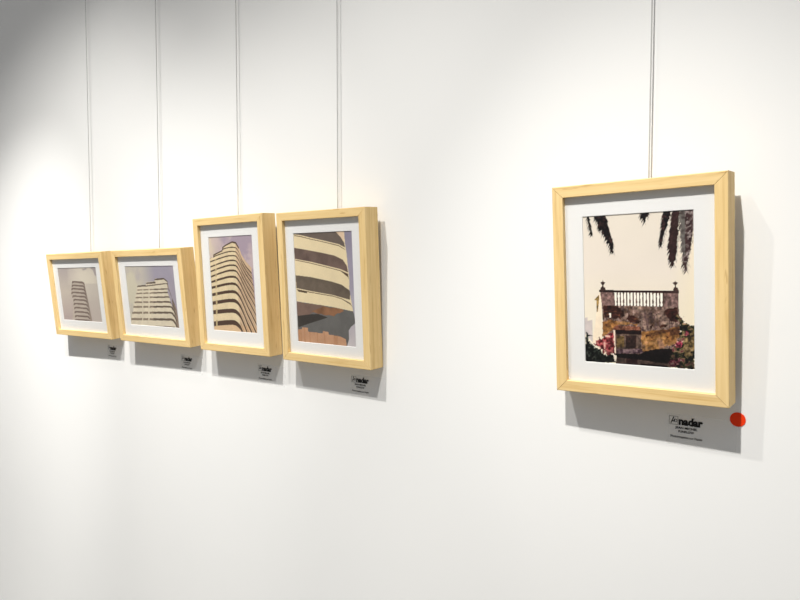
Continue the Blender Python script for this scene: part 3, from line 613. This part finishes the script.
def make_frame(k, name_label, pose, wh, po):
    x, z, y0, tilt, yaw, roll = pose
    w, h = wh; m, d = MEMBER, DEPTH
    root = bpy.data.objects.new('picture_frame', None); COL.objects.link(root)
    root.empty_display_size = .05
    tag(root, name_label, 'picture frame', 'framed photographs along the white wall')
    ct, st = math.cos(tilt), math.sin(tilt); cr, sr = math.cos(roll), math.sin(roll); cw, sw = math.cos(yaw), math.sin(yaw)
    def loc(a, b, c):
        b, c = b * ct - c * st, b * st + c * ct
        a, b = a * cr - b * sr, a * sr + b * cr
        a, c = a * cw - c * sw, a * sw + c * cw
        return Vector((a, -c, b))
    ex, ez, ey = loc(1, 0, 0), loc(0, 1, 0), loc(0, 0, -1)
    root.matrix_world = Matrix(((ex.x, ey.x, ez.x, x), (ex.y, ey.y, ez.y, -y0), (ex.z, ey.z, ez.z, z), (0, 0, 0, 1)))
    link('frame_rail', place(rail_bm(w, m, d), 0, (-w / 2, 0)), M_WX, root)                    # bottom
    link('frame_rail', place(rail_bm(h, m, d), math.pi / 2, (w / 2, 0)), M_WZ, root)           # right
    link('frame_rail', place(rail_bm(w, m, d), math.pi, (w / 2, h)), M_WX, root)               # top
    link('frame_rail', place(rail_bm(h, m, d), -math.pi / 2, (-w / 2, h)), M_WZ, root)         # left
    iw = w / 2 - m
    bm = bmesh.new(); box(bm, -iw, iw, -.022, -.006, m, h - m); link('backing_board', bm, M_BACK, root)
    # mat board with a bevelled window
    px, pz, pw, ph = po
    bm = bmesh.new()
    y1, y2, bv = -MAT_AT, -MAT_AT + .0010, .0006
    O1 = [(-iw, m), (iw, m), (iw, h - m), (-iw, h - m)]
    I2 = [(px - pw / 2, pz), (px + pw / 2, pz), (px + pw / 2, pz + ph), (px - pw / 2, pz + ph)]
    I1 = [(px - pw / 2 - bv, pz - bv), (px + pw / 2 + bv, pz - bv), (px + pw / 2 + bv, pz + ph + bv), (px - pw / 2 - bv, pz + ph + bv)]
    lo = [bm.verts.new((a, y1, b)) for a, b in O1]; li = [bm.verts.new((a, y1, b)) for a, b in I1]
    bi = [bm.verts.new((a, y2, b)) for a, b in I2]; bo = [bm.verts.new((a, y2, b)) for a, b in O1]
    for i in range(4):
        j = (i + 1) % 4
        bm.faces.new((lo[i], lo[j], li[j], li[i])); bm.faces.new((li[i], li[j], bi[j], bi[i]))
        bm.faces.new((bi[i], bi[j], bo[j], bo[i])); bm.faces.new((bo[i], bo[j], lo[j], lo[i]))
    bmesh.ops.recalc_face_normals(bm, faces=bm.faces)
    link('mat_board', bm, M_MAT, root)
    pr = bpy.data.objects.new('photo_print', print_mesh(k, pw, ph)); COL.objects.link(pr)
    pr.parent = root; pr.location = (px, -MAT_AT + .0012, pz)
    bm = bmesh.new(); box(bm, -iw + .0002, iw - .0002, -MAT_AT - .0022, -MAT_AT - .0004, m + .0002, h - m - .0002)
    link('glass_pane', bm, M_GLASS, root)
    return root

FRAMES = {
 5: ('pale wood frame hung alone at right, photograph of a crumbling balustraded facade under palm fronds',
     (-.03653, -.01222, .00579, .05004, .01663, .01613), (.2354, .3000), (-.0003, .0453, .1495, .2094)),
 4: ('pale wood upright frame, photograph of cream curved balconies seen close from below',
     (-.63586, -.01957, .00220, .05446, .00165, -.00033), (.2348, .2983), (-.0012, .0392, .1549, .2169)),
 3: ('pale wood upright frame, photograph of a striped tower block with a rounded corner',
     (-.90976, -.01843, .00417, .05303, -.00429, .00900), (.2347, .2987), (-.0009, .0467, .1467, .2086)),
 2: ('pale wood landscape frame, photograph of a broad stepped apartment block with banded storeys',
     (-1.22005, -.01884, .00450, .09320, -.01395, .00856), (.2984, .2345), (-.0014, .0433, .2062, .1494)),
 1: ('pale wood landscape frame at the far left, photograph of a slim tower against pale cloud',
     (-1.57111, -.02371, .00484, .10203, -.01837, .01168), (.2985, .2355), (-.0050, .0440, .2074, .1500)),
}
for k in (5, 4, 3, 2, 1):
    make_frame(k, *FRAMES[k])

# ------------------------------------------------------------------ hanging lines
RAIL_Z = 1.98
def line_bm(pts, r, n=8):
    bm = bmesh.new(); rings = []
    for p in pts:
        rings.append([bm.verts.new((p[0] + r * math.cos(2 * math.pi * i / n), p[1] + r * math.sin(2 * math.pi * i / n), p[2])) for i in range(n)])
    for a, b in zip(rings, rings[1:]):
        for i in range(n):
            j = (i + 1) % n
            bm.faces.new((a[i], a[j], b[j], b[i]))
    bm.faces.new(rings[0][::-1]); bm.faces.new(rings[-1])
    bmesh.ops.recalc_face_normals(bm, faces=bm.faces)
    return bm
LINES = {5: (-.0350, 'the lone frame at right'), 4: (-.6250, 'the curved balconies photograph'), 3: (-.9255, 'the rounded corner tower photograph'),
         2: (-1.2330, 'the broad stepped block photograph'), 1: (-1.5730, 'the slim tower photograph at far left')}
for k in (5, 4, 3, 2, 1):
    x, what = LINES[k]
    _, ps, wh, _ = FRAMES[k]
    zt = ps[1] + wh[1]
    yb = ps[2] + (wh[1] - .035) * math.sin(ps[3])
    tilt_y = -max(.0075, min(.010, yb - .003))
    pts = [(x, -.0100, RAIL_Z), (x, -.0100, zt + .3), (x, tilt_y, zt + .03), (x, tilt_y, zt - .035)]
    o = link('hanging_line', line_bm(pts, .0010), M_CORD, None, True)
    tag(o, 'thin clear hanging line running down the wall to ' + what, 'hanging wire', 'hanging lines of the pictures')

# ------------------------------------------------------------------ wall labels
def text_mesh(rows, parent, name):
    """rows: (string, x centre, z baseline, cap height, width, stretch-bold) -> one flat printed mesh"""
    bm = bmesh.new()
    dg = bpy.context.evaluated_depsgraph_get()
    for s, xc, zb, hgt, wid, bold in rows:
        cu = bpy.data.curves.new('lettering', 'FONT')
        cu.body = s; cu.size = 1.0; cu.offset = bold; cu.resolution_u = 3; cu.align_x = 'LEFT'
        ob = bpy.data.objects.new('lettering', cu)
        me = bpy.data.meshes.new_from_object(ob)
        xs = [v.co.x for v in me.vertices]; ys = [v.co.y for v in me.vertices]
        x0, x1 = min(xs), max(xs)
        ref = .73 if s.upper() == s or s[0].isupper() or 'd' in s else max(ys)
        mp = {}
        for v in me.vertices:
            mp[v.index] = bm.verts.new((xc + ((v.co.x - x0) / (x1 - x0) - .5) * wid, 0, zb + v.co.y / ref * hgt))
        for p in me.polygons:
            try: bm.faces.new([mp[i] for i in p.vertices])
            except ValueError: pass
        bpy.data.meshes.remove(me); bpy.data.objects.remove(ob); bpy.data.curves.remove(cu)
    return bm

def slab_serifs(bm, bars):
    for x0, x1, z0, z1 in bars:
        vs = [bm.verts.new(p) for p in ((x0, 0, z0), (x1, 0, z0), (x1, 0, z1), (x0, 0, z1))]
        bm.faces.new(vs)

LABEL_ROWS = [('nadar', -.0128, .0292, .0105, .0315, .05),
              ('JEAN MICHEL', -.0185, .0232, .0031, .0290, .035),
              ('FUNFLOW', -.0185, .0180, .0031, .0205, .035),
              ('Photographies sur Papier', -.0180, .0103, .0032, .0420, .02)]

def wall_label(x_right, z_top, label):
    w, h, t = .089, .0435, .00025
    root = bpy.data.objects.new('wall_label', None); COL.objects.link(root)
    root.empty_display_size = .02
    root.location = (x_right - w / 2, 0, z_top - h)
    tag(root, label, 'label', 'caption stickers below the frames')
    bm = bmesh.new(); box(bm, -w / 2, w / 2, -t - .0001, -.0001, 0, h)
    f = link('film', bm, M_FILM, root)
    bm = text_mesh(LABEL_ROWS, root, 'printed_text')
    for v in bm.verts: v.co.y = -.0005; 
    # boxed emblem in front of the gallery name: outline square, slanted hook, ring
    ox, oz, s = -.0412, .0283, .0118
    bar = []
    e = .0004
    bar += [(ox, ox + s, oz, oz + e), (ox, ox + s, oz + s - e, oz + s), (ox, ox + e, oz, oz + s), (ox + s - e, ox + s, oz, oz + s)]
    slab_serifs(bm, bar)
    def poly(pts): bm.faces.new([bm.verts.new((ox + a * s, 0, oz + b * s)) for a, b in pts])
    poly([(.16, .16), (.24, .12), (.58, .92), (.46, .92)])
    poly([(.30, .34), (.62, .34), (.66, .62), (.56, .66), (.52, .46), (.32, .44)])
    n = 12
    for i in range(n):
        a, b = 2 * math.pi * i / n, 2 * math.pi * (i + 1) / n
        poly([(.74 + .17 * math.cos(a), .48 + .20 * math.sin(a)), (.74 + .17 * math.cos(b), .48 + .20 * math.sin(b)),
              (.74 + .11 * math.cos(b), .48 + .13 * math.sin(b)), (.74 + .11 * math.cos(a), .48 + .13 * math.sin(a))])
    slab_serifs(bm, [(-.0113, -.0085, .0386, .0397)])       # heavy slab on the d
    for v in bm.verts: v.co.y = -.0005
    link('printed_text', bm, M_INK, root)
    return root

wall_label(.0822, -.0367, 'clear caption sticker below the lone right frame, beside the red dot')
wall_label(-.5135, -.0410, 'clear caption sticker in the shadow below the curved balconies photograph')
wall_label(-.7885, -.0450, 'clear caption sticker in the shadow below the rounded corner tower photograph')
wall_label(-1.0760, -.0475, 'clear caption sticker in the shadow below the broad stepped block photograph')
wall_label(-1.4240, -.0470, 'clear caption sticker in the shadow below the slim tower photograph')

# ------------------------------------------------------------------ red dot
bm = bmesh.new()
n = 48; r = .0095
f0 = [bm.verts.new((r * math.cos(2 * math.pi * i / n), 0, r * math.sin(2 * math.pi * i / n))) for i in range(n)]
f1 = [bm.verts.new((v.co.x, -.0004, v.co.z)) for v in f0]
for i in range(n):
    j = (i + 1) % n
    bm.faces.new((f0[i], f0[j], f1[j], f1[i]))
bm.faces.new(f0); bm.faces.new(f1[::-1])
bmesh.ops.recalc_face_normals(bm, faces=bm.faces)
dot = link('sticker_dot', bm, M_DOT)
dot.location = (.0832, -.0004, -.0338)
tag(dot, 'round red sticker dot on the wall at the corner of the right caption', 'sticker')

# ------------------------------------------------------------------ room
FLOOR_Z = -1.42
bm = bmesh.new(); box(bm, -5.2, 2.6, 0, .12, FLOOR_Z, 2.0)
link('wall_back', bm, M_WALL)['kind'] = 'structure'
bm = bmesh.new(); box(bm, -5.2, 2.6, -4.5, .12, FLOOR_Z - .1, FLOOR_Z)
link('floor', bm, M_FLOOR)['kind'] = 'structure'
bm = bmesh.new(); box(bm, -5.2, 2.6, -.016, 0, RAIL_Z - .012, RAIL_Z + .012)
link('trim_1', bm, M_RAIL)['kind'] = 'structure'

# ------------------------------------------------------------------ light
def spot(x, y, z, tx, tz, watts, cone, blend, radius, col):
    L = bpy.data.lights.new('gallery_spot', 'SPOT')
    L.energy = watts; L.spot_size = R(cone); L.spot_blend = blend; L.shadow_soft_size = radius; L.color = col
    o = bpy.data.objects.new('gallery_spot', L); COL.objects.link(o)
    o.location = (x, y, z)
    o.rotation_euler = (Vector((tx, 0, tz)) - Vector((x, y, z))).to_track_quat('-Z', 'Y').to_euler()
    return o
WARM = (1.0, .978, .932)
# three spots on a track: a tight beam on the picture and the wide spill of the same lamp down the wall
for x, z, beam, spill, bx, bz, sx, sz in ((-0.09, 1.56, 90, 66, 0.146, -0.365, -0.151, -1.065), (-0.69, 1.7, 46, 88, -0.359, -0.258, -0.219, -1.847), (-1.29, 1.63, 165, 132, -1.025, -0.573, -0.839, -1.735)):
    spot(x, -1.05, z, x + bx, bz, beam, 40.5, 1.0, .018, WARM)
    spot(x, -1.05, z, x + sx, sz, spill, 80.2, 1.0, .018, WARM)
spot(-1.27, -.69, 1.52, -1.35, .05, 10.7, 60, 1.0, .03, WARM)

W = bpy.data.worlds.new('room_ambient'); scene.world = W; W.use_nodes = True  # added ambient fill, dimmer near the horizon so the glass reflects little
nt = W.node_tree; N = nt.nodes; Lk = nt.links
bg = N['Background']
tc = N.new('ShaderNodeTexCoord'); sp = N.new('ShaderNodeSeparateXYZ'); cr = N.new('ShaderNodeValToRGB')
Lk.new(tc.outputs['Generated'], sp.inputs[0]); Lk.new(sp.outputs['Z'], cr.inputs[0])
cr.color_ramp.elements[0].position = .0; cr.color_ramp.elements[0].color = (.20, .20, .20, 1)
cr.color_ramp.elements[1].position = .9; cr.color_ramp.elements[1].color = (.60, .60, .60, 1)
Lk.new(cr.outputs[0], bg.inputs[0]); bg.inputs[1].default_value = .84

# ------------------------------------------------------------------ camera
cam = bpy.data.cameras.new('camera'); co = bpy.data.objects.new('camera', cam); COL.objects.link(co)
cam.sensor_width = 36.0; cam.lens = 653.95 / 800 * 36.0; cam.clip_start = .02
yaw, pitch, roll = 0.652436, -0.049067, 0.000481
cy, sy, cp, sp_, cr_, sr_ = math.cos(yaw), math.sin(yaw), math.cos(pitch), math.sin(pitch), math.cos(roll), math.sin(roll)
r0 = Vector((cy, sy, 0)); f0 = Vector((-sy, cy, 0)); u0 = Vector((0, 0, 1))
fw = f0 * cp + u0 * sp_; u1 = u0 * cp - f0 * sp_
rt = r0 * cr_ + u1 * sr_; up = u1 * cr_ - r0 * sr_
co.matrix_world = Matrix(((rt.x, up.x, -fw.x, .248091), (rt.y, up.y, -fw.y, -.953039), (rt.z, up.z, -fw.z, .166524), (0, 0, 0, 1)))
scene.camera = co

vs = scene.view_settings
vs.view_transform = 'Standard'; vs.look = 'None'; vs.exposure = 0.13; vs.gamma = 1.0; vs.use_curve_mapping = False
